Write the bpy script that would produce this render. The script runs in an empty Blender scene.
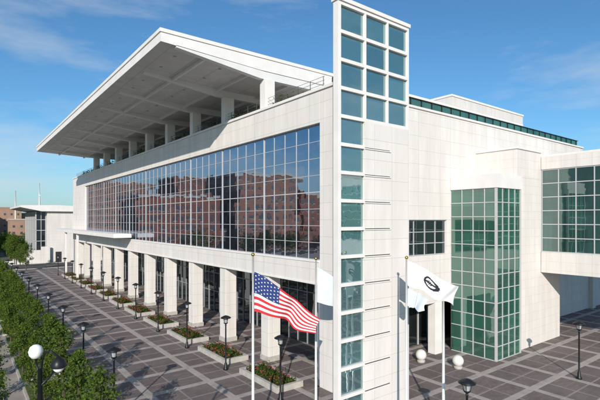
import bpy, math, random
from math import radians, sin, cos, pi
from mathutils import Vector, Matrix
random.seed(7)
scene=bpy.context.scene
col=scene.collection

# ---------------------------------------------------------------- materials
def newmat(name):
    m=bpy.data.materials.new(name); m.use_nodes=True
    nt=m.node_tree; nt.nodes.clear()
    out=nt.nodes.new('ShaderNodeOutputMaterial')
    return m,nt,out
def math_n(nt,op,a,b=None):
    n=nt.nodes.new('ShaderNodeMath'); n.operation=op
    for i,v in enumerate((a,b)):
        if v is None: continue
        if isinstance(v,(int,float)): n.inputs[i].default_value=v
        else: nt.links.new(v,n.inputs[i])
    return n.outputs[0]
def mixc(nt,f,a,b):
    n=nt.nodes.new('ShaderNodeMix'); n.data_type='RGBA'
    for i,v in ((0,f),(6,a),(7,b)):
        if isinstance(v,(int,float)): n.inputs[i].default_value=v
        elif isinstance(v,tuple): n.inputs[i].default_value=(v[0],v[1],v[2],1)
        else: nt.links.new(v,n.inputs[i])
    return n.outputs[2]
def noise(nt,vec,scale,detail=4,rough=.6):
    n=nt.nodes.new('ShaderNodeTexNoise'); n.inputs['Scale'].default_value=scale
    n.inputs['Detail'].default_value=detail; n.inputs['Roughness'].default_value=rough
    if vec is not None: nt.links.new(vec,n.inputs['Vector'])
    return n.outputs[0]
def ramp(nt,v,lo,hi):
    n=nt.nodes.new('ShaderNodeMapRange'); nt.links.new(v,n.inputs[0])
    n.inputs[1].default_value=lo; n.inputs[2].default_value=hi
    return n.outputs[0]
def pos(nt):
    g=nt.nodes.new('ShaderNodeNewGeometry'); return g.outputs['Position']
def sep(nt,v):
    s=nt.nodes.new('ShaderNodeSeparateXYZ'); nt.links.new(v,s.inputs[0]); return s.outputs
def princ(nt,out,base,rough=.7,metal=0,spec=.5,bump=None,bs=.3,bd=.01):
    p=nt.nodes.new('ShaderNodeBsdfPrincipled')
    if isinstance(base,tuple): p.inputs['Base Color'].default_value=(*base,1)
    else: nt.links.new(base,p.inputs['Base Color'])
    if isinstance(rough,(int,float)): p.inputs['Roughness'].default_value=rough
    else: nt.links.new(rough,p.inputs['Roughness'])
    p.inputs['Metallic'].default_value=metal
    p.inputs['Specular IOR Level'].default_value=spec
    if bump is not None:
        b=nt.nodes.new('ShaderNodeBump'); b.inputs['Strength'].default_value=bs; b.inputs['Distance'].default_value=bd
        nt.links.new(bump,b.inputs['Height']); nt.links.new(b.outputs[0],p.inputs['Normal'])
    nt.links.new(p.outputs[0],out.inputs[0]); return p
def simple(name,c,rough=.6,metal=0,var=.15,scale=3,spec=.4):
    m,nt,out=newmat(name); P=pos(nt)
    n=noise(nt,P,scale,3)
    c2=tuple(x*(1-var) for x in c)
    princ(nt,out,mixc(nt,ramp(nt,n,.3,.7),c2,c),rough,metal,spec)
    return m
def line_mask(nt,coord,period,width,off=0.0):
    f=math_n(nt,'FRACT',math_n(nt,'DIVIDE',math_n(nt,'ADD',coord,off),period))
    return math_n(nt,'LESS_THAN',f,width/period)
def panel_mat(name,c,ph,pw,lw=.03,horizontal=False,dark=.3,var=.15,pvar=.06):
    m,nt,out=newmat(name); P=pos(nt); s=sep(nt,P)
    if horizontal: h,v=s[0],s[1]
    else: h,v=math_n(nt,'ADD',s[0],s[1]),s[2]
    l=math_n(nt,'MAXIMUM',line_mask(nt,h,pw,lw,1000.17),line_mask(nt,v,ph,lw,1000.0*ph))
    hc=math_n(nt,'FLOOR',math_n(nt,'DIVIDE',math_n(nt,'ADD',h,1000.17),pw))
    vc=math_n(nt,'FLOOR',math_n(nt,'DIVIDE',math_n(nt,'ADD',v,1000.0*ph),ph))
    cb=nt.nodes.new('ShaderNodeCombineXYZ'); nt.links.new(hc,cb.inputs[0]); nt.links.new(vc,cb.inputs[1])
    wn=nt.nodes.new('ShaderNodeTexWhiteNoise'); nt.links.new(cb.outputs[0],wn.inputs[0])
    mp=nt.nodes.new('ShaderNodeMapping'); mp.inputs['Scale'].default_value=(1,1,.12) if not horizontal else (1,1,1)
    nt.links.new(P,mp.inputs[0])
    n=ramp(nt,noise(nt,mp.outputs[0],1.1,5),.35,.65)
    c1=mixc(nt,n,(c[0]*(1-var),c[1]*(1-var*1.05),c[2]*(1-var*1.15)),c)
    c2=mixc(nt,wn.outputs[0],c1,tuple(x*(1-pvar*2) for x in c))
    c2b=mixc(nt,.5,c1,c2)
    c3=mixc(nt,math_n(nt,'MULTIPLY',l,dark),c2b,(.25,.23,.21))
    princ(nt,out,c3,.85,0,.15)
    return m
M={}
M['wall']=panel_mat('precast_panels',(.76,.72,.68),1.2,1.55,.035,dark=.32)
M['wallfar']=panel_mat('precast_panels_side',(.74,.70,.66),.8,1.3,.03,dark=.26)
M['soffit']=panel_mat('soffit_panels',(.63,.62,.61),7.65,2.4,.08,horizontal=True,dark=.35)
M['white']=simple('white_paint',(.78,.75,.72),.7,var=.1,scale=.8,spec=.2)
M['beam']=simple('beam_paint',(.72,.71,.69),.7,var=.1,scale=.8,spec=.2)
M['mullion']=simple('mullion_metal',(.5,.5,.5),.4,0,.08)
M['grayframe']=simple('frame_gray',(.35,.37,.38),.4,0,.1)
M['dark']=simple('dark_metal',(.02,.022,.025),.4,.3,.3)
M['rail']=simple('railing_metal',(.12,.13,.13),.4,.3,.2)
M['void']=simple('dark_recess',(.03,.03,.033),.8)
M['conc']=simple('concrete_kerb',(.5,.47,.43),.8,var=.25,scale=2)
M['pole']=simple('pole_paint',(.72,.72,.72),.3,.2,.05)
M['gold']=simple('gold',(.7,.5,.12),.3,1)
M['roofmech']=panel_mat('penthouse_panels',(.7,.67,.64),3,3,.04)

def glass_mat(name,refl,base,fac,wav=.004,rough=.02,pane=(1.53,1.24),transp=0,tcol=(.5,.7,.65)):
    m,nt,out=newmat(name); P=pos(nt); s=sep(nt,P)
    g=nt.nodes.new('ShaderNodeBsdfGlossy'); g.inputs['Roughness'].default_value=rough
    g.inputs['Color'].default_value=(*refl,1)
    h=math_n(nt,'ADD',s[0],s[1])
    cb=nt.nodes.new('ShaderNodeCombineXYZ')
    nt.links.new(math_n(nt,'FLOOR',math_n(nt,'DIVIDE',h,pane[0])),cb.inputs[0])
    nt.links.new(math_n(nt,'FLOOR',math_n(nt,'DIVIDE',s[2],pane[1])),cb.inputs[1])
    wn=nt.nodes.new('ShaderNodeTexWhiteNoise'); nt.links.new(cb.outputs[0],wn.inputs[0])
    geo=nt.nodes.new('ShaderNodeNewGeometry')
    v1=nt.nodes.new('ShaderNodeVectorMath'); v1.operation='SUBTRACT'; nt.links.new(wn.outputs['Color'],v1.inputs[0]); v1.inputs[1].default_value=(.5,.5,.5)
    v2=nt.nodes.new('ShaderNodeVectorMath'); v2.operation='SCALE'; nt.links.new(v1.outputs[0],v2.inputs[0]); v2.inputs['Scale'].default_value=wav*4
    v3=nt.nodes.new('ShaderNodeVectorMath'); nt.links.new(v2.outputs[0],v3.inputs[0]); nt.links.new(geo.outputs['Normal'],v3.inputs[1])
    v4=nt.nodes.new('ShaderNodeVectorMath'); v4.operation='NORMALIZE'; nt.links.new(v3.outputs[0],v4.inputs[0])
    b=nt.nodes.new('ShaderNodeBump'); b.inputs['Strength'].default_value=1; b.inputs['Distance'].default_value=wav
    nt.links.new(noise(nt,P,.9,2),b.inputs['Height']); nt.links.new(v4.outputs[0],b.inputs['Normal'])
    nt.links.new(b.outputs[0],g.inputs['Normal'])
    d=nt.nodes.new('ShaderNodeBsdfDiffuse')
    dc=mixc(nt,wn.outputs[0],tuple(x*.7 for x in base),tuple(x*1.25 for x in base)); nt.links.new(dc,d.inputs[0])
    last=d.outputs[0]
    if transp>0:
        t=nt.nodes.new('ShaderNodeBsdfTransparent'); t.inputs[0].default_value=(*tcol,1)
        mx=nt.nodes.new('ShaderNodeMixShader'); mx.inputs[0].default_value=transp
        nt.links.new(last,mx.inputs[1]); nt.links.new(t.outputs[0],mx.inputs[2]); last=mx.outputs[0]
    mx=nt.nodes.new('ShaderNodeMixShader'); mx.inputs[0].default_value=fac
    nt.links.new(last,mx.inputs[1]); nt.links.new(g.outputs[0],mx.inputs[2])
    nt.links.new(mx.outputs[0],out.inputs[0]); return m
M['glass']=glass_mat('curtain_glass',(.66,.72,.84),(.018,.025,.038),.6,wav=.0035)
M['glassdark']=glass_mat('dark_glass',(.6,.65,.7),(.015,.02,.022),.25)
M['winglass']=simple('brick_window_glass',(.07,.075,.085),.3)
M['glassteal']=glass_mat('teal_glass',(.75,.87,.87),(.08,.19,.205),.38,wav=.008,transp=.2,pane=(2.0,1.6))
M['glassgreen']=glass_mat('green_glass',(.7,.85,.8),(.05,.16,.12),.2,transp=.35,tcol=(.4,.62,.52),pane=(1.07,1.2))
M['glassbridge']=glass_mat('bridge_glass',(.6,.75,.72),(.02,.06,.055),.25)

def paving():
    m,nt,out=newmat('brick_paving'); P=pos(nt); s=sep(nt,P)
    bt=nt.nodes.new('ShaderNodeTexBrick'); nt.links.new(P,bt.inputs[0])
    bt.inputs['Scale'].default_value=1; bt.inputs['Brick Width'].default_value=.42; bt.inputs['Row Height'].default_value=.21
    bt.inputs['Mortar Size'].default_value=.012
    bt.inputs['Color1'].default_value=(.215,.165,.155,1); bt.inputs['Color2'].default_value=(.135,.105,.103,1); bt.inputs['Mortar'].default_value=(.09,.08,.075,1)
    px=math_n(nt,'FLOOR',math_n(nt,'DIVIDE',math_n(nt,'ADD',s[0],100.0),2.2)); py=math_n(nt,'FLOOR',math_n(nt,'DIVIDE',math_n(nt,'ADD',s[1],100.0),1.9125))
    cb=nt.nodes.new('ShaderNodeCombineXYZ'); nt.links.new(px,cb.inputs[0]); nt.links.new(py,cb.inputs[1])
    wn=nt.nodes.new('ShaderNodeTexWhiteNoise'); nt.links.new(cb.outputs[0],wn.inputs[0])
    c=mixc(nt,math_n(nt,'MULTIPLY',wn.outputs[0],.6),bt.outputs[0],(.105,.08,.085))
    n=ramp(nt,noise(nt,P,.25,4),.3,.7)
    c=mixc(nt,math_n(nt,'MULTIPLY',n,.5),c,(.225,.195,.18))
    big=math_n(nt,'MAXIMUM',line_mask(nt,s[0],4.4,.55,100.0),line_mask(nt,s[1],3.825,.55,100.0))
    inner=math_n(nt,'MAXIMUM',line_mask(nt,s[0],2.2,.14,100.0),line_mask(nt,s[1],1.9125,.14,100.0))
    lc=mixc(nt,noise(nt,P,3),(.41,.365,.335),(.52,.475,.44))
    c=mixc(nt,math_n(nt,'MULTIPLY',inner,.4),c,lc)
    c=mixc(nt,math_n(nt,'MULTIPLY',big,.75),c,lc)
    st=ramp(nt,noise(nt,P,.6,6,.7),.48,.72)
    c=mixc(nt,math_n(nt,'MULTIPLY',st,.5),c,(.10,.088,.08))
    princ(nt,out,c,.75,0,.3); return m
M['paving']=paving()
def ground():
    m,nt,out=newmat('ground_cover'); P=pos(nt)
    n=ramp(nt,noise(nt,P,.02,5),.4,.6); n2=ramp(nt,noise(nt,P,.6,6),.3,.7)
    c=mixc(nt,n,(.06,.085,.03),(.17,.16,.13)); c=mixc(nt,math_n(nt,'MULTIPLY',n2,.4),c,(.05,.06,.03))
    princ(nt,out,c,.9,0,.2); return m
M['ground']=ground()
def grass():
    m,nt,out=newmat('grass_bed'); P=pos(nt)
    n=ramp(nt,noise(nt,P,1.2,8,.7),.3,.7)
    c=mixc(nt,n,(.045,.075,.02),(.12,.15,.05)); c=mixc(nt,math_n(nt,'MULTIPLY',ramp(nt,noise(nt,P,.5,4),.55,.7),.6),c,(.15,.12,.08))
    princ(nt,out,c,.9,0,.2,bump=noise(nt,P,18,6),bs=.8,bd=.05); return m
M['grass']=grass()
M['path']=simple('path_concrete',(.38,.34,.30),.85,var=.3,scale=.8)
M['asphalt']=simple('asphalt',(.07,.068,.065),.85,var=.3,scale=.7)
M['paint']=simple('road_marking',(.6,.6,.57),.7)
M['soil']=simple('soil',(.05,.035,.025),.9)
def leaf(name,c1,c2,trans=.35):
    m,nt,out=newmat(name)
    g=nt.nodes.new('ShaderNodeNewGeometry'); oi=nt.nodes.new('ShaderNodeObjectInfo')
    c=mixc(nt,g.outputs['Random Per Island'],c1,c2)
    c=mixc(nt,math_n(nt,'MULTIPLY',oi.outputs['Random'],.4),c,tuple(x*.65 for x in c2))
    d=nt.nodes.new('ShaderNodeBsdfDiffuse'); t=nt.nodes.new('ShaderNodeBsdfTranslucent')
    nt.links.new(c,d.inputs[0]); nt.links.new(c,t.inputs[0])
    mx=nt.nodes.new('ShaderNodeMixShader'); mx.inputs[0].default_value=trans
    nt.links.new(d.outputs[0],mx.inputs[1]); nt.links.new(t.outputs[0],mx.inputs[2]); nt.links.new(mx.outputs[0],out.inputs[0]); return m
M['leaf']=leaf('tree_leaves',(.06,.115,.02),(.15,.21,.04))
M['leafd']=leaf('shrub_leaves',(.03,.06,.015),(.08,.12,.03))
M['flower']=leaf('red_flowers',(.35,.03,.04),(.5,.12,.14),.2)
M['bark']=simple('bark',(.10,.075,.055),.9,var=.4,scale=8)
M['brick']=simple('red_brick',(.27,.10,.065),.85,var=.25,scale=.3)
M['brick2']=simple('tan_brick',(.31,.15,.10),.85,var=.25,scale=.3)
M['brickfar']=simple('far_brick',(.38,.24,.17),.85,var=.25,scale=.1)
M['globe']=simple('white_globe',(.85,.85,.82),.3,var=.03)
M['stone']=simple('stone_ball',(.72,.70,.66),.6,var=.1)
M['red']=simple('flag_red',(.55,.025,.035),.8,var=.1); M['blue']=simple('flag_navy',(.02,.04,.17),.8,var=.1)
M['fwhite']=simple('flag_white',(.8,.8,.8),.8,var=.05); M['lblue']=simple('flag_pale_blue',(.62,.68,.74),.8,var=.1)
M['fblack']=simple('flag_emblem',(.02,.02,.03),.8)

# ---------------------------------------------------------------- mesh builder
class MB:
    def __init__(s): s.v=[];s.f=[];s.mi=[];s.ms=[];s.sm=[]
    def m(s,k):
        if k not in s.ms: s.ms.append(k)
        return s.ms.index(k)
    def face(s,pts,k,smooth=False):
        i=len(s.v); s.v+= [tuple(p) for p in pts]; s.f.append(tuple(range(i,i+len(pts)))); s.mi.append(s.m(k)); s.sm.append(smooth)
    def box(s,x0,x1,y0,y1,z0,z1,k):
        i=len(s.v)
        s.v+=[(x0,y0,z0),(x1,y0,z0),(x1,y1,z0),(x0,y1,z0),(x0,y0,z1),(x1,y0,z1),(x1,y1,z1),(x0,y1,z1)]
        for f in ((0,3,2,1),(4,5,6,7),(0,1,5,4),(1,2,6,5),(2,3,7,6),(3,0,4,7)):
            s.f.append(tuple(i+j for j in f)); s.mi.append(s.m(k)); s.sm.append(False)
    def prism(s,prof,y0,y1,k,kb=None):
        n=len(prof)
        s.face([(x,y0,z) for x,z in prof],k); s.face([(x,y1,z) for x,z in reversed(prof)],k)
        for i in range(n):
            a,b=prof[i],prof[(i+1)%n]
            kk=k
            if kb and kb.get(i): kk=kb[i]
            s.face([(a[0],y0,a[1]),(a[0],y1,a[1]),(b[0],y1,b[1]),(b[0],y0,b[1])],kk)
    def tube(s,pts,rad,k,n=10,cap=True):
        pts=[Vector(p) for p in pts]; rings=[]
        mi=s.m(k)
        for j,p in enumerate(pts):
            d=(pts[min(j+1,len(pts)-1)]-pts[max(j-1,0)]).normalized()
            up=Vector((0,0,1)) if abs(d.z)<.9 else Vector((1,0,0))
            a=d.cross(up).normalized(); b=d.cross(a)
            r=rad[j] if isinstance(rad,(list,tuple)) else rad
            i=len(s.v); rings.append(i)
            for q in range(n):
                t=2*pi*q/n; s.v.append(tuple(p+a*r*cos(t)+b*r*sin(t)))
        for j in range(len(pts)-1):
            for q in range(n):
                q2=(q+1)%n
                s.f.append((rings[j]+q,rings[j]+q2,rings[j+1]+q2,rings[j+1]+q)); s.mi.append(mi); s.sm.append(True)
        if cap:
            s.f.append(tuple(rings[0]+q for q in range(n))); s.mi.append(mi); s.sm.append(False)
            s.f.append(tuple(rings[-1]+q for q in reversed(range(n)))); s.mi.append(mi); s.sm.append(False)
    def lathe(s,c,prof,k,n=16):
        cx,cy,cz=c; mi=s.m(k); st=[]
        for r,z in prof:
            st.append(len(s.v))
            for q in range(n): t=2*pi*q/n; s.v.append((cx+r*cos(t),cy+r*sin(t),cz+z))
        for j in range(len(prof)-1):
            for q in range(n):
                q2=(q+1)%n; s.f.append((st[j]+q,st[j]+q2,st[j+1]+q2,st[j+1]+q)); s.mi.append(mi); s.sm.append(True)
    def sphere(s,c,r,k,n=16):
        s.lathe(c,[(max(r*sin(pi*i/10),.001),-r*cos(pi*i/10)) for i in range(11)],k,n)
    def leafq(s,c,size,k,rnd):
        n=Vector((rnd.gauss(0,1),rnd.gauss(0,1),rnd.gauss(0,1)+.4)).normalized()
        a=n.orthogonal().normalized(); a=Matrix.Rotation(rnd.random()*6.28,3,n)@a; b=n.cross(a)
        l=size*rnd.uniform(.6,1.2); w=l*.55; c=Vector(c)
        s.face([c-a*l*.5,c+b*w*.5,c+a*l*.5,c-b*w*.5],k)
    def mesh(s,name):
        me=bpy.data.meshes.new(name); me.from_pydata(s.v,[],s.f)
        for k in s.ms: me.materials.append(M[k])
        me.polygons.foreach_set('material_index',s.mi); me.polygons.foreach_set('use_smooth',s.sm); me.update()
        return me
    def obj(s,name,parent=None,bevel=0):
        o=bpy.data.objects.new(name,s.mesh(name)); col.objects.link(o)
        if parent: o.parent=parent
        if bevel:
            b=o.modifiers.new('bev','BEVEL'); b.width=bevel; b.segments=2; b.limit_method='ANGLE'
        return o
def empty(name):
    e=bpy.data.objects.new(name,None); e.empty_display_size=.5; col.objects.link(e); return e
def place(me,name,loc,rz=0,sc=1,parent=None):
    o=bpy.data.objects.new(name,me); o.location=loc; o.rotation_euler=(0,0,rz)
    o.scale=(sc,sc,sc) if not isinstance(sc,tuple) else sc; col.objects.link(o)
    return o

# ---------------------------------------------------------------- ground
g=MB(); g.face([(-3000,-3000,0),(3000,-3000,0),(3000,3000,0),(-3000,3000,0)],'ground'); g.obj('ground')
g=MB(); g.face([(6.9,-30,.004),(140,-30,.004),(140,124,.004),(6.9,124,.004)],'paving'); g.obj('plaza_pavement')
g=MB(); g.face([(-60,-30,.004),(6.6,-30,.004),(6.6,124,.004),(-60,124,.004)],'path'); g.obj('garden_path')
g=MB(); g.box(6.6,6.9,-30,124,-.1,.14,'conc'); g.obj('kerb',bevel=.02)
g=MB(); g.face([(-200,126,.008),(300,126,.008),(300,140,.008),(-200,140,.008)],'asphalt')
for i in range(-12,20): g.face([(i*6,132.9,.012),(i*6+3,132.9,.012),(i*6+3,133.1,.012),(i*6,133.1,.012)],'paint')
g.box(-200,300,125.6,125.95,-.1,.13,'conc'); g.box(-200,300,140.05,140.4,-.1,.13,'conc')
g.obj('road')
g=MB(); rnd=random.Random(3); sh=MB()
y=14
while y<122:
    for x0,x1 in ((3.5,6.35),(-.4,2.3),(-8,-1.6)):
        g.box(x0,x1,y,y+6.6,-.1,.16,'conc'); g.box(x0+.15,x1-.15,y+.15,y+6.45,.1,.22,'grass')
        if x0>-2:
            for _ in range(420):
                yy=y+rnd.uniform(.3,6.3)
                if math.sin(yy*2.1+x0)<-.2: continue
                sh.leafq((rnd.uniform(x0+.25,x1-.25),yy,.22+abs(rnd.gauss(0,.12))),.2,'leafd' if rnd.random()<.6 else 'leaf',rnd)
    y+=8.2
g.obj('grass_bed'); sh.obj('ground_shrubs')

# ---------------------------------------------------------------- convention centre
B=empty('convention_center')
A0=20.5; Bn=24.1; Bf=112.0; ST=7.65; C0=31.9
cols=[C0+ST*i for i in range(-1,11)]
w=MB()
w.box(A0,22,24.45,Bf,7.3,9.1,'wall')
w.box(A0,22,24.45,Bf,19.0,21.3,'wall')
w.box(A0,22,100,Bf,9.1,19.0,'wall')
w.box(A0,22,108,Bf,0,7.3,'wall')
w.box(A0,22,21.5,24.45,0,21.3,'wall')
w.box(A0-.12,22.1,21.4,Bf+.1,21.3,21.52,'white')
w.box(A0-.06,A0-.0,24.5,Bf,8.93,9.1,'white')
w.box(A0-.06,A0-.0,24.5,Bf,7.3,7.45,'white')
w.box(22,75,Bn+.35,Bf,7.31,21.2,'wallfar')
w.obj('wall_long_side',B,bevel=.02)
w=MB()
w.box(22,66,Bn,Bn+.35,12.0,21.3,'wall')
w.box(22,23.4,Bn,Bn+.35,8.9,12.0,'wall'); w.box(35.4,66,Bn,Bn+.35,8.9,12.0,'wall')
w.box(22,66,Bn,Bn+.35,4.6,8.9,'wall')
w.box(22,23.2,Bn,Bn+.35,0,4.6,'wall'); w.box(33.6,34.6,Bn-.05,Bn+.75,0,4.6,'white'); w.box(28.2,29.2,Bn-.05,Bn+.75,0,4.6,'white')
w.box(36.5,66,Bn,Bn+.35,0,4.6,'wall')
w.box(66,130,Bn,Bn+12,0,9.0,'wallfar')
for i in range(10): w.box(68+i*6,69+i*6,Bn-.5,Bn-.003,0,8.6,'wall')
w.box(22,66,Bn-.12,Bn+.5,21.52,21.72,'white'); w.box(22,66,Bn+.002,Bn+.33,21.3,21.52,'wall')
w.obj('wall_short_side',B,bevel=.02)
w=MB()
w.box(23.4,35.4,Bn+.25,Bn+.3,8.9,12.0,'glassdark')
for i in range(9):
    x=23.4+1.5*i; w.box(x-.03,x+.03,Bn+.19,Bn+.25,8.95,11.95,'mullion')
for z in (8.95,9.95,10.95,11.95): w.box(23.4,35.4,Bn+.18,Bn+.25,z-.03,z+.03,'mullion')
w.box(24,36.4,Bn+3,Bn+3.1,0,4.6,'glassdark')
for i in range(9): w.box(24.5+1.5*i,24.6+1.5*i,Bn+2.9,Bn+3,0,4.6,'mullion')
w.obj('strip_window',B)
w=MB()
w.box(22,66,Bn+.7,Bn+.74,21.6,22.6,'glassgreen')
for i in range(30): w.box(22+1.5*i,22.06+1.5*i,Bn+.6,Bn+.68,21.6,22.6,'dark')
w.box(22,66,Bn+.58,Bn+.7,22.6,22.66,'dark')
w.obj('terrace_screen',B)
w=MB()
for z in (21.9,22.17,22.45): w.box(A0+.5,A0+.525,24.5,Bf-1,z,z+.02,'rail')
b=24.6
while b<Bf-1: w.box(A0+.48,A0+.52,b,b+.035,21.5,22.47,'rail'); b+=1.53
w.obj('terrace_railing',B)
r=random.Random(5); w=MB()
for i in range(7000):
    b=r.uniform(25,110)
    if math.sin(b*.9)+math.sin(b*.37+1)<-.2: continue
    w.leafq((A0+1.4+r.gauss(0,.35),b,21.5+min(abs(r.gauss(0,.45)),1.0)),.3,'leafd',r)
w.obj('terrace_planting',B)
# curtain wall
w=MB()
w.face([(A0+.3,24.45,9.1),(A0+.3,24.45,19.0),(A0+.3,100,19.0),(A0+.3,100,9.1)],'glass')
w.obj('curtain_wall_glass',B)
w=MB()
off=C0-ST
for i in range(0,60):
    b=off+.3+i*ST/5
    if b>99.9 or b<24.5: continue
    t=.04 if i%5==0 else .02
    w.box(A0+.265-(.04 if i%5==0 else 0),A0+.298,b-t,b+t,9.1,19.0,'mullion')
for j in range(1,8):
    z=9.1+j*9.9/8; t=.018 if j%4 else .035
    w.box(A0+.27,A0+.297,24.45,100,z-t,z+t,'mullion')
w.obj('curtain_wall_mullions',B)
w=MB()
for b in cols+[C0+ST*11]:
    if b>108: continue
    w.box(A0+.15,A0+1.35,b-.6,b+.6,0.0,7.29,'wall')
    w.box(A0+.08,A0+1.42,b-.67,b+.67,0,.45,'conc')
w.obj('arcade_columns',B,bevel=.03)
w=MB()
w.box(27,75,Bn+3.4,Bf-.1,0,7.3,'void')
w.box(26.8,26.9,Bn+3.4,Bf-.1,0,7.2,'glassdark')
b=Bn+3.5
while b<Bf: w.box(26.7,26.79,b,b+.07,0,7.2,'grayframe'); b+=1.53
for z in (2.6,5.0): w.box(26.72,26.78,Bn+3.4,Bf-.1,z,z+.07,'grayframe')
w.obj('arcade_glazing',B)
w=MB(); w.box(22.003,26.6,24.5,Bf-.1,7.0,7.305,'beam'); w.obj('arcade_soffit',B)
w=MB(); w.box(17.8,A0-.13,68,118,9.35,9.95,'white')
for b in (96,108): w.box(18.2,18.6,b,b+.4,0,9.35,'white')
w.obj('entrance_canopy',B,bevel=.03)
# great roof
w=MB()
RA=11.7; RB0=32.1; RB1=98.5; RE=66.0
prof=[(RA,25.15),(RA+9,24.75),(RE,24.75),(RE,26.0),(RA,26.0)]
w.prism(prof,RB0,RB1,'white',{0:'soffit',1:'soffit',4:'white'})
w.box(RA-.08,RE,RB0-.08,RB0+.5,25.85,26.12,'white'); w.box(RA-.08,RA+.5,RB0+.5,RB1,25.85,26.12,'white')
w.obj('overhanging_roof',B)
w=MB()
for i in range(0,9):
    b=C0+ST*i+ (0.45 if i==0 else 0)
    w.prism([(RA+1.2,24.98),(A0-.2,24.1),(50,24.1),(50,24.8),(A0-.2,24.8),(RA+1.2,25.14)],b-.25,b+.25,'beam')
for a in (15.5,19.9,24.5,29.2): 
    z=25.15-(a-RA)*.045 if a<20.7 else 24.75
    w.box(a-.1,a+.1,RB0+.6,RB1-.3,z-.25,z+.02,'beam')
for i in range(0,9):
    for a in (13.6,17.6): 
        z=25.15-(a-RA)*.045
        for k in (.3,.7):
            b=C0+ST*(i+k)
            if b<RB1-.5: w.box(a-.1,a+.1,b-.1,b+.1,z-.04,z+.02,'grayframe')
w.obj('roof_beams',B)
w=MB()
for i in range(0,9):
    b=C0+ST*i+(.45 if i==0 else 0)
    w.box(A0+.2,A0+1.2,b-.4,b+.4,21.5,24.1,'white')
    w.box(28.6,29.6,b-.4,b+.4,21.2,24.1,'white')
w.box(36,36.3,RB0+3,RB1,21.2,24.75,'glassdark')
b=RB0+3
while b<RB1: w.box(35.85,35.99,b,b+.12,21.2,24.7,'mullion'); b+=1.9
w.box(34,60,RB0+3,RB0+3.3,21.2,24.75,'wallfar')
w.obj('terrace_columns',B)
w=MB()
w.box(51,70,34,60,26.12,28.2,'roofmech'); w.box(50.9,70.1,33.9,60.1,28.2,28.45,'white')
w.box(66.1,70,34.1,59.9,21.2,26.1,'roofmech')
w.obj('penthouse',B)
# pylon
PB=18.5; w=MB(); gl=MB()
L,R,T=16.85,23.03,24.4
w.box(L,L+.24,PB,PB+.4,0,T,'white')
w.box(18.98,R,PB,PB+1.1,0,T-6.6,'wall')
w.box(18.98,19.12,PB,PB+.4,T-6.6,T,'white'); w.box(20.96,21.08,PB,PB+.4,T-6.6,T,'white'); w.box(R-.14,R,PB,PB+.4,T-6.6,T,'white')
for k in range(16):
    zt=T-1.6*k
    w.box(L+.24,18.98,PB+.002,PB+.4,max(zt-.2,0),zt,'white')
    if k<=4:
        w.box(19.12,20.96,PB+.002,PB+.398,zt-.2,zt,'white'); w.box(21.08,R-.14,PB+.002,PB+.398,zt-.2,zt,'white')
    if k==0: w.box(L-.08,R+.08,PB-.08,PB+.48,T+.003,T+.22,'white')
    if k>=5 and zt>1:
        w.box(19.0,21.2,PB-.004,PB+.1,zt-.15,zt-.10,'void'); w.box(18.99,21.25,PB-.06,PB-.001,zt-.21,zt-.15,'white')
gl.box(L+.24,18.98,PB+.16,PB+.2,0,T-.15,'glassteal')
gl.box(19.12,20.96,PB+.16,PB+.2,T-6.6,T-.15,'glassteal'); gl.box(21.08,R-.14,PB+.16,PB+.2,T-6.6,T-.15,'glassteal')
w.box(20.5,22,PB+1.1,21.5,0,17,'wall')
w.obj('corner_pylon',B); gl.obj('corner_pylon_glass',B)
# glass stair tower
w=MB(); gl=MB()
x0,x1,y0,y1=36.0,40.2,19.7,24.05
H=14.75
for (cx,cy) in ((x0,y0),(x1,y0)): w.box(cx-.02 if cx==x0 else cx-.16,cx+.16 if cx==x0 else cx+.02,cy-.02,cy+.16,0,H,'mullion')
nz=12; 
for j in range(nz+1):
    z=max(j*H/nz-.035,0)
    w.box(x0+.16,x1-.16,y0,y0+.08,z,z+.07,'mullion'); w.box(x0,x0+.08,y0+.16,y1,z,z+.07,'mullion')
for i in range(1,4):
    x=x0+i*(x1-x0)/4; w.box(x-.035,x+.035,y0-.003,y0+.085,0,H,'mullion')
    y=y0+i*(y1-y0)/4; w.box(x0-.003,x0+.085,y-.035,y+.035,0,H,'mullion')
w.box(x0-.08,x1+.05,y0-.08,y1+.02,H+.003,15.95,'white')
gl.box(x0+.05,x1-.05,y0+.05,y0+.08,0,H,'glassgreen'); gl.box(x0+.05,x0+.08,y0+.09,y1,0,H,'glassgreen')
for f in range(5):
    z0=f*2.9
    w.box(x0+.5,x1-.3,y0+.5,y0+1.3,z0+.0,z0+.25,'white'); 
    for st in range(8):
        w.box(x0+1.0+(st*.35 if f%2 else (7-st)*.35),x0+1.35+(st*.35 if f%2 else (7-st)*.35),y0+1.4,y0+2.6,z0+st*.36,z0+st*.36+.2,'grayframe')
w.obj('stair_tower_frame',B); gl.obj('stair_tower_glass',B)
w=MB()
w.box(40.25,44.97,20.1,Bn-.003,0,15.9,'wallfar'); w.box(40.25,44.97,20.1,Bn-.003,15.903,18.5,'wallfar'); w.box(40.15,45.0,20.0,Bn-.003,18.503,18.7,'white')
w.box(44.97,49.2,20.1,Bn-.003,0,6.85,'wallfar')
w.obj('side_pier',B,bevel=.02)

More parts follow.
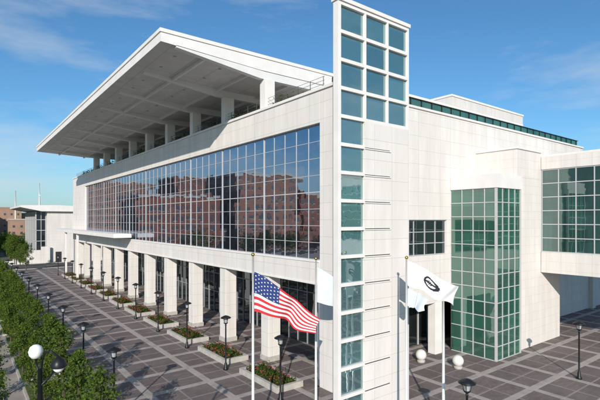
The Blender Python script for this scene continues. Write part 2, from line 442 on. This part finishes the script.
# skybridge
S=empty('skybridge'); w=MB()
xb0,xb1=44.975,56; yb0,yb1=-30,20.09
w.box(xb0,xb1,yb0,yb1,6.9,8.9,'wallfar'); w.box(xb0,xb1,yb0,yb1,16.9,18.1,'wallfar'); w.box(xb0+.04,xb1+.1,yb0,yb1+3,18.103,18.3,'white')
w.box(49.3,xb1,yb1+.003,Bn-.02,6.9,18.1,'wallfar')
w.box(xb0+.05,49.29,yb1+.02,yb1+.3,8.9,18.1,'wallfar')
w.obj('structure',S,bevel=.02)
w=MB(); w.box(xb0+.15,xb0+.2,yb0,yb1-.02,8.9,16.9,'glassbridge'); w.box(xb1-.3,xb1-.25,yb0,yb1-.02,8.9,16.9,'glassbridge')
for j in range(0,7):
    z=8.95+j*7.9/6; w.box(xb0+.08,xb0+.145,yb0,yb1-.02,z-.04,z+.04,'mullion')
y=yb1-.06
while y>yb0:
    w.box(xb0+.07,xb0+.147,y-.035,y+.035,8.9,16.9,'mullion'); y-=1.5
w.obj('windows',S)
w=MB()
for y in (6,-8,-20): w.box(xb0+1,xb0+2.2,y,y+1.2,0,6.9,'wall'); w.box(xb1-2.2,xb1-1,y,y+1.2,0,6.9,'wall')
w.obj('supports',S)

# ---------------------------------------------------------------- low building at far left
F=empty('low_annex_building'); w=MB()
w.box(19.4,34,142,170,0,14.4,'wallfar'); w.box(16.9,19.35,144,168,0,14.4,'glassdark')
for i in range(13): w.box(16.75,16.89,144+i*2,144.15+i*2,0,14.4,'mullion')
for z in (3,6,9,12): w.box(16.78,16.88,144,168,z,z+.15,'mullion'); w.box(16.9,19.35,143.85,143.99,z,z+.15,'mullion')
for x in (16.9,18.1,19.2): w.box(x,x+.12,143.83,143.98,0,14.4,'mullion')
w.prism([(12.9,15.5),(18,14.42),(36,14.42),(36,15.6),(22,16.2),(12.9,16.0)],141,172,'white')
w.box(21.5,23,141.95,142.2,0,3,'void')
for i in range(5): w.box(9+i*2.2,11.2+i*2.2-.02,140.9,141.3,0,1.0+i*.9,'wall')
w.obj('shell',F)

# ---------------------------------------------------------------- brick buildings across the street
def brickb(name,x0,x1,y0,y1,h,k,fw=3.4,fh=3.6,seed=0):
    e=empty(name); w=MB(); w.box(x0,x1,y0,y1,0,h,k); w.box(x0-.4,x1+.4,y0-.4,y1+.4,h+.002,h+.9,'conc')
    w.obj('walls',e); q=MB()
    n=int((y1-y0)/fw)
    for f in range(int(h/fh)):
        z=1.1+f*fh
        for i in range(n):
            y=y0+(i+.5)*(y1-y0)/n
            q.box(x1-.1,x1+.03,y-.7,y+.7,z,z+1.8,'winglass'); q.box(x1+.005,x1+.12,y-.85,y+.85,z-.2,z-.02,'conc')
            q.box(x1+.031,x1+.06,y-.04,y+.04,z,z+1.8,'mullion')
        n2=int((x1-x0)/fw)
        for i in range(n2):
            x=x0+(i+.5)*(x1-x0)/n2
            q.box(x-.8,x+.8,y0-.03,y0+.1,z,z+1.9,'winglass'); q.box(x-.95,x+.95,y0-.12,y0-.005,z-.2,z-.02,'conc')
    q.obj('windows',e)
# these stand to the left, outside the view; they are what the curtain wall mirrors
brickb('brick_apartment_building',-38,-6,152,172,20,'brick')
brickb('brick_apartment_building',-70,-41,147,170,29,'brick2')
brickb('brick_apartment_building',-104,-76,152,172,23,'brick')
brickb('brick_apartment_building',-150,-110,148,172,27,'brick2')
brickb('brick_apartment_building',-48,-2,262,282,33,'brick2')
brickb('brick_apartment_building',-110,-60,255,282,37,'brick')
brickb('brick_warehouse',24,44,470,520,23,'brickfar',5,5)
brickb('brick_warehouse',46,66,500,530,18,'brickfar',5,5)
brickb('brick_warehouse',10,22,430,470,17,'brickfar',5,5)
brickb('brick_warehouse',30,60,400,420,12,'brickfar',5,5)
w=MB()
w.tube([(58,470,0),(58,470,30),(58,470,46)],[.9,.6,.25],'white',8); w.box(57,59,469,471,24,25,'white'); w.box(57.3,58.7,469.3,470.7,34,35,'white')
w.obj('antenna_tower')
w=MB(); w.tube([(36,430,0),(36,430,36)],[.6,.35],'white',10); w.obj('chimney_stack')
r=random.Random(11); w=MB()
for c in range(70):
    cx=r.uniform(6,75); cy=r.uniform(195,235); ch=r.uniform(4,7.5); cr=r.uniform(2,3.4)
    for i in range(200):
        d=Vector((r.gauss(0,1),r.gauss(0,1),r.gauss(0,1))).normalized()*r.random()**.4
        w.leafq((cx+d.x*cr,cy+d.y*cr,ch*.55+d.z*ch*.48),.9,'leafd' if r.random()<.5 else 'leaf',r)
# park trees further left along the street
for c in range(40):
    cx=r.uniform(-110,-2); cy=r.uniform(141.5,145); ch=r.uniform(6,10); cr=r.uniform(2,3.2)
    for i in range(150):
        d=Vector((r.gauss(0,1),r.gauss(0,1),r.gauss(0,1))).normalized()*r.random()**.4
        w.leafq((cx+d.x*cr,cy+d.y*cr*.7,ch*.55+d.z*ch*.45),.9,'leafd' if r.random()<.6 else 'leaf',r)
w.obj('distant_trees')

# ---------------------------------------------------------------- trees (young street trees about 4 m)
def tree_mesh(seed,H=3.7,W=.75):
    r=random.Random(seed); w=MB()
    lean=Vector((r.uniform(-.12,.12),r.uniform(-.12,.12),0))
    tr=[Vector((0,0,0)),Vector((0,0,.8))+lean*.4,Vector((0,0,1.8))+lean,Vector((0,0,2.8))+lean*1.2,Vector((0,0,H-.3))+lean]
    w.tube(tr,[.07,.06,.045,.03,.01],'bark',8)
    clumps=[]; nl=13
    for i in range(nl):
        t=i/(nl-1); z=.8+t*(H-1.45); ang=i*2.4+r.uniform(-.5,.5)
        rad=W*(.5+.6*math.sin(pi*min(1,(t*.85+.12))))*r.uniform(.5,1.1)*(1-.4*t)
        base=Vector((0,0,z-.3))+lean*min(1,z/2); tip=Vector((cos(ang)*rad,sin(ang)*rad,z+r.uniform(.1,.4)))+lean
        mid=(base+tip)/2+Vector((0,0,-.05))
        w.tube([base,mid,tip],[.022,.014,.006],'bark',5,False)
        clumps.append((tip,r.uniform(.24,.42)))
        if r.random()<.75: clumps.append((mid+Vector((r.uniform(-.15,.15),r.uniform(-.15,.15),.1)),r.uniform(.22,.32)))
    clumps.append((tr[-1]+Vector((0,0,.1)),.22)); clumps.append((tr[-2]+Vector((0,0,.4)),.3))
    for c,cr in clumps:
        for i in range(int(95*cr/.3)):
            d=Vector((r.gauss(0,1),r.gauss(0,1),r.gauss(0,1))).normalized()*(r.random()**.45)*cr
            w.leafq(c+d*r.uniform(.8,1.3),.15,'leaf',r)
    return w.mesh('deciduous_tree')
tm=[tree_mesh(s) for s in range(6)]
r=random.Random(21)
def tree(x,y,s=1):
    k=r.randrange(6); q=r.uniform(.85,1.15); place(tm[k],'deciduous_tree',(x+r.uniform(-.15,.15),y+r.uniform(-.4,.4),.18),r.random()*6.28,(s*q*r.uniform(.9,1.15),s*q*r.uniform(.9,1.15),s*q))
y=23.8
while y<118: tree(5.6,y,1.25); y+=4.8
y=27.5
while y<90: tree(3.9,y+2.4,1.1); y+=4.8
y=30
while y<62: tree(1.3,y,1.1); y+=4.8
y=72
while y<150: tree(12.5+r.uniform(-1,1),y+50,1.9); y+=9

# ---------------------------------------------------------------- planters
def planter_mesh(seed):
    r=random.Random(seed); w=MB(); X,Y=1.15,2.6
    w.box(-X,X,-Y,-Y+.25,-.05,.42,'conc'); w.box(-X,X,Y-.25,Y,-.05,.42,'conc'); w.box(-X,-X+.25,-Y+.25,Y-.25,-.05,.419,'conc'); w.box(X-.25,X,-Y+.25,Y-.25,-.05,.419,'conc')
    w.box(-X+.25,X-.25,-Y+.25,Y-.25,-.05,.32,'soil')
    for i in range(1700):
        x=r.uniform(-X+.3,X-.3); y=r.uniform(-Y+.3,Y-.3)
        hh=.16+.14*math.sin(x*4+seed)*math.sin(y*3.1)
        w.leafq((x,y,.35+abs(r.gauss(0,hh))),.16,'leafd' if r.random()<.7 else 'leaf',r)
    for i in range(420):
        x=r.gauss(0,.18)+r.choice((-.6,.6)); y=r.uniform(-Y+.3,Y-.3)
        if math.sin(y*5+seed+x)<-.3: continue
        w.leafq((x,y,.52+r.uniform(0,.2)),.13,'flower',r)
    return w.mesh('flower_planter')
pm=[planter_mesh(i) for i in range(3)]
for i in range(-1,10):
    place(pm[i%3],'flower_planter',(18.5,C0+ST*i+ST/2-.2,0))

# ---------------------------------------------------------------- lamps
def lamp_mesh():
    w=MB()
    w.lathe((0,0,0),[(.001,0),(.2,0),(.2,.12),(.13,.2),(.11,.5),(.065,.6),(.055,3.5),(.07,3.52),(.07,3.6),(.04,3.64)],'dark',12)
    w.lathe((0,0,0),[(.04,3.62),(.13,3.7),(.17,3.74),(.17,3.78)],'dark',12)
    w.lathe((0,0,0),[(.13,3.78),(.17,4.12)],'grayframe',12)
    w.lathe((0,0,0),[(.2,4.1),(.42,4.14),(.42,4.18),(.22,4.3),(.05,4.36),(.001,4.37)],'dark',14)
    for q in range(4):
        t=q*pi/2+.4; w.tube([(cos(t)*.16,sin(t)*.16,3.78),(cos(t)*.24,sin(t)*.24,4.14)],.014,'dark',5)
    return w.mesh('street_lamp')
lm=lamp_mesh()
for i in range(10): place(lm,'street_lamp',(7.35,28+8.3*i,0))
for i in range(12): place(lm,'street_lamp',(16.9,24.2+ST*i,0))
place(lm,'street_lamp',(19.4,12.1,0)); place(lm,'street_lamp',(37.1,13.8,0)); 

w=MB(); cx,cy=1.72,13.8
w.tube([(cx,cy,0),(cx,cy,4),(cx,cy,8.0)],[.12,.09,.06],'dark',12); w.lathe((cx,cy,0),[(.001,0),(.25,0),(.25,.25),(.12,.4)],'dark',14)
Rv=Vector((.794,-.608,0))
def pp(u,z,v=0): return (cx+Rv.x*u+.608*v,cy+Rv.y*u+.794*v,z)
w.tube([pp(0,7.6),pp(.05,8.15),pp(.12,8.42),pp(.3,8.45),pp(.5,8.3)],.035,'dark',8)
w.tube([pp(0,7.5),pp(.25,7.75),pp(.42,7.98)],.03,'dark',8)
w.tube([pp(-.02,7.8),pp(-.1,8.1),pp(-.12,8.25)],.03,'dark',8)
w.lathe(pp(-.12,8.25),[(.02,0),(.1,.02),(.16,.1),(.18,.2),(.14,.32),(.07,.37),(.001,.38)],'globe',16)
w.lathe(pp(.5,8.02),[(.19,0),(.2,.08),(.14,.2),(.05,.28),(.001,.3)],'dark',16)
w.sphere(pp(.5,8.02),.14,'globe')
w.obj('double_arm_street_lamp')

def ball(px_a,py_b,name):
    w=MB(); w.lathe((px_a,py_b,0),[(.001,0),(.34,0),(.34,.18),(.2,.22)],'conc',18); w.sphere((px_a,py_b,.62),.45,'stone',20); w.obj(name)
def gp(px,py,z=0):
    d=444*(12-z)/(py-220); lat=(px-300)*d/444
    return (.794*lat+.608*d,-.608*lat+.794*d)
a,b=gp(421,355,.6); ball(a,b,'stone_ball_bollard')
a,b=gp(458,361,.6); ball(a,b,'stone_ball_bollard')

# ---------------------------------------------------------------- flagpoles
def dpos(px,d):
    lat=(px-300)*d/444; return (.794*lat+.608*d,-.608*lat+.794*d)
Dv=Vector((.608,.794,0))
def flag(px,d,ztop,spec,name):
    x,y=dpos(px,d); e=empty(name)
    w=MB(); w.lathe((x,y,0),[(.001,0),(.22,0),(.22,.1),(.12,.16),(.1,.3)],'pole',16)
    w.tube([(x,y,0),(x,y,ztop*.6),(x,y,ztop)],[.085,.07,.045],'pole',14); w.obj('pole',e)
    w=MB(); w.sphere((x,y,ztop+.08),.1,'gold',14); w.obj('finial',e)
    for (z0,Lh,hoist,drop,tailh,fn,fnm,n1,n2,ph) in spec:
        w=MB(); V=[]
        for i in range(n1+1):
            s=i/n1
            for j in range(n2+1):
                t=j/n2
                hh=hoist*(1-s)+tailh*s
                wave=.3*s**.6*math.sin(s*10+ph+t*1.8)+.13*s*math.sin(s*19+t*3.5+ph)
                u=.07+Lh*(s-.05*math.sin(s*10+ph)*s)-.18*t*s+.06*math.sin(t*5+s*8)*s
                z=z0-drop*(s**1.15)-hh*t+.1*math.sin(s*11+ph+t*2.4)*s
                p=Vector((x,y,0))+Rv*u+Dv*wave; V.append((p.x,p.y,z))
        w.v=V
        for i in range(n1):
            for j in range(n2):
                k=i*(n2+1)+j; w.f.append((k,k+1,k+n2+2,k+n2+1)); w.mi.append(w.m(fn((i+.5)/n1,(j+.5)/n2,i,j))); w.sm.append(True)
        w.obj(fnm,e)
def us(s,t,i,j):
    if s<.4 and t<7/13:
        return 'fwhite' if (i%3==1 and j%4==(1 if (i//3)%2 else 3) and i>0) else 'blue'
    return 'red' if int(t*13)%2==0 else 'fwhite'
def emb(s,t,i,j):
    q=math.hypot((s-.5)*1.5,(t-.5)); 
    return 'fblack' if (.17<q<.25 or (q<.1 and (i+j)%3)) or (abs(t-.5)<.04 and q<.24) else 'fwhite'
def lb(s,t,i,j): return 'lblue'
flag(253,24,10.05,[(9.2,3.35,2.15,2.4,1.0,us,'stars_and_stripes',60,39,0.4)],'flagpole')
flag(316,26.7,9.6,[(9.15,2.9,2.1,2.0,1.2,lb,'city_flag',40,24,1.2)],'flagpole')
flag(406.5,25,9.8,[(9.7,2.75,1.4,1.5,1.1,emb,'emblem_flag',72,48,2.2),(8.15,1.0,1.0,.5,.8,lb,'pennant',24,20,.3)],'flagpole')
flag(443.5,25,8.0,[],'flagpole')

# ---------------------------------------------------------------- light
el=radians(23); hx,hy=-.66,-.75; n=math.hypot(hx,hy); hx/=n; hy/=n
S_=Vector((hx*cos(el),hy*cos(el),sin(el)))
sl=bpy.data.lights.new('sun','SUN'); sl.energy=4.8; sl.angle=radians(.5); sl.color=(1,.93,.84)
so=bpy.data.objects.new('sun',sl); col.objects.link(so); so.rotation_euler=(-S_).to_track_quat('-Z','Y').to_euler()
wd=bpy.data.worlds.new("World"); scene.world=wd; wd.use_nodes=True; nt=wd.node_tree; nt.nodes.clear()
out=nt.nodes.new('ShaderNodeOutputWorld'); bg=nt.nodes.new('ShaderNodeBackground')
sky=nt.nodes.new('ShaderNodeTexSky'); sky.sky_type='NISHITA'; sky.sun_disc=False; sky.sun_elevation=el; sky.sun_rotation=math.atan2(hx,hy)%(2*pi)
sky.air_density=1.0; sky.dust_density=.4; sky.ozone_density=3.0
tc=nt.nodes.new('ShaderNodeTexCoord'); mp=nt.nodes.new('ShaderNodeMapping'); mp.inputs['Scale'].default_value=(1.2,1.2,5)
mp.inputs['Rotation'].default_value=(.12,.1,.3)
nt.links.new(tc.outputs['Generated'],mp.inputs[0])
ml=nt.nodes.new('ShaderNodeMix'); ml.data_type='RGBA'; ml.blend_type='MULTIPLY'; ml.inputs[0].default_value=1
nt.links.new(sky.outputs[0],ml.inputs[6]); ml.inputs[7].default_value=(.60,.96,1.12,1)
sz=sep(nt,tc.outputs['Generated'])
hz=math_n(nt,'SUBTRACT',1.0,ramp(nt,sz[2],-.02,.2))
base=mixc(nt,math_n(nt,'MULTIPLY',math_n(nt,'POWER',hz,1.6),.7),ml.outputs[2],(3.1,4.2,4.9))
cl=ramp(nt,noise(nt,mp.outputs[0],1.6,9,.6),.48,.78)
c=mixc(nt,math_n(nt,'MULTIPLY',cl,.68),base,(5.6,6.1,6.5))
nt.links.new(c,bg.inputs[0]); bg.inputs[1].default_value=.12; nt.links.new(bg.outputs[0],out.inputs[0])

# ---------------------------------------------------------------- camera
cd=bpy.data.cameras.new('camera'); co=bpy.data.objects.new('camera',cd); col.objects.link(co)
co.location=(0,0,12); co.rotation_euler=(radians(90),0,-math.atan2(.608,.794))
cd.sensor_width=36; cd.lens=444/600*36; cd.shift_y=20/600; cd.clip_end=6000; cd.clip_start=.1
scene.camera=co
scene.view_settings.view_transform='Standard'; scene.view_settings.look='None'; scene.view_settings.exposure=0
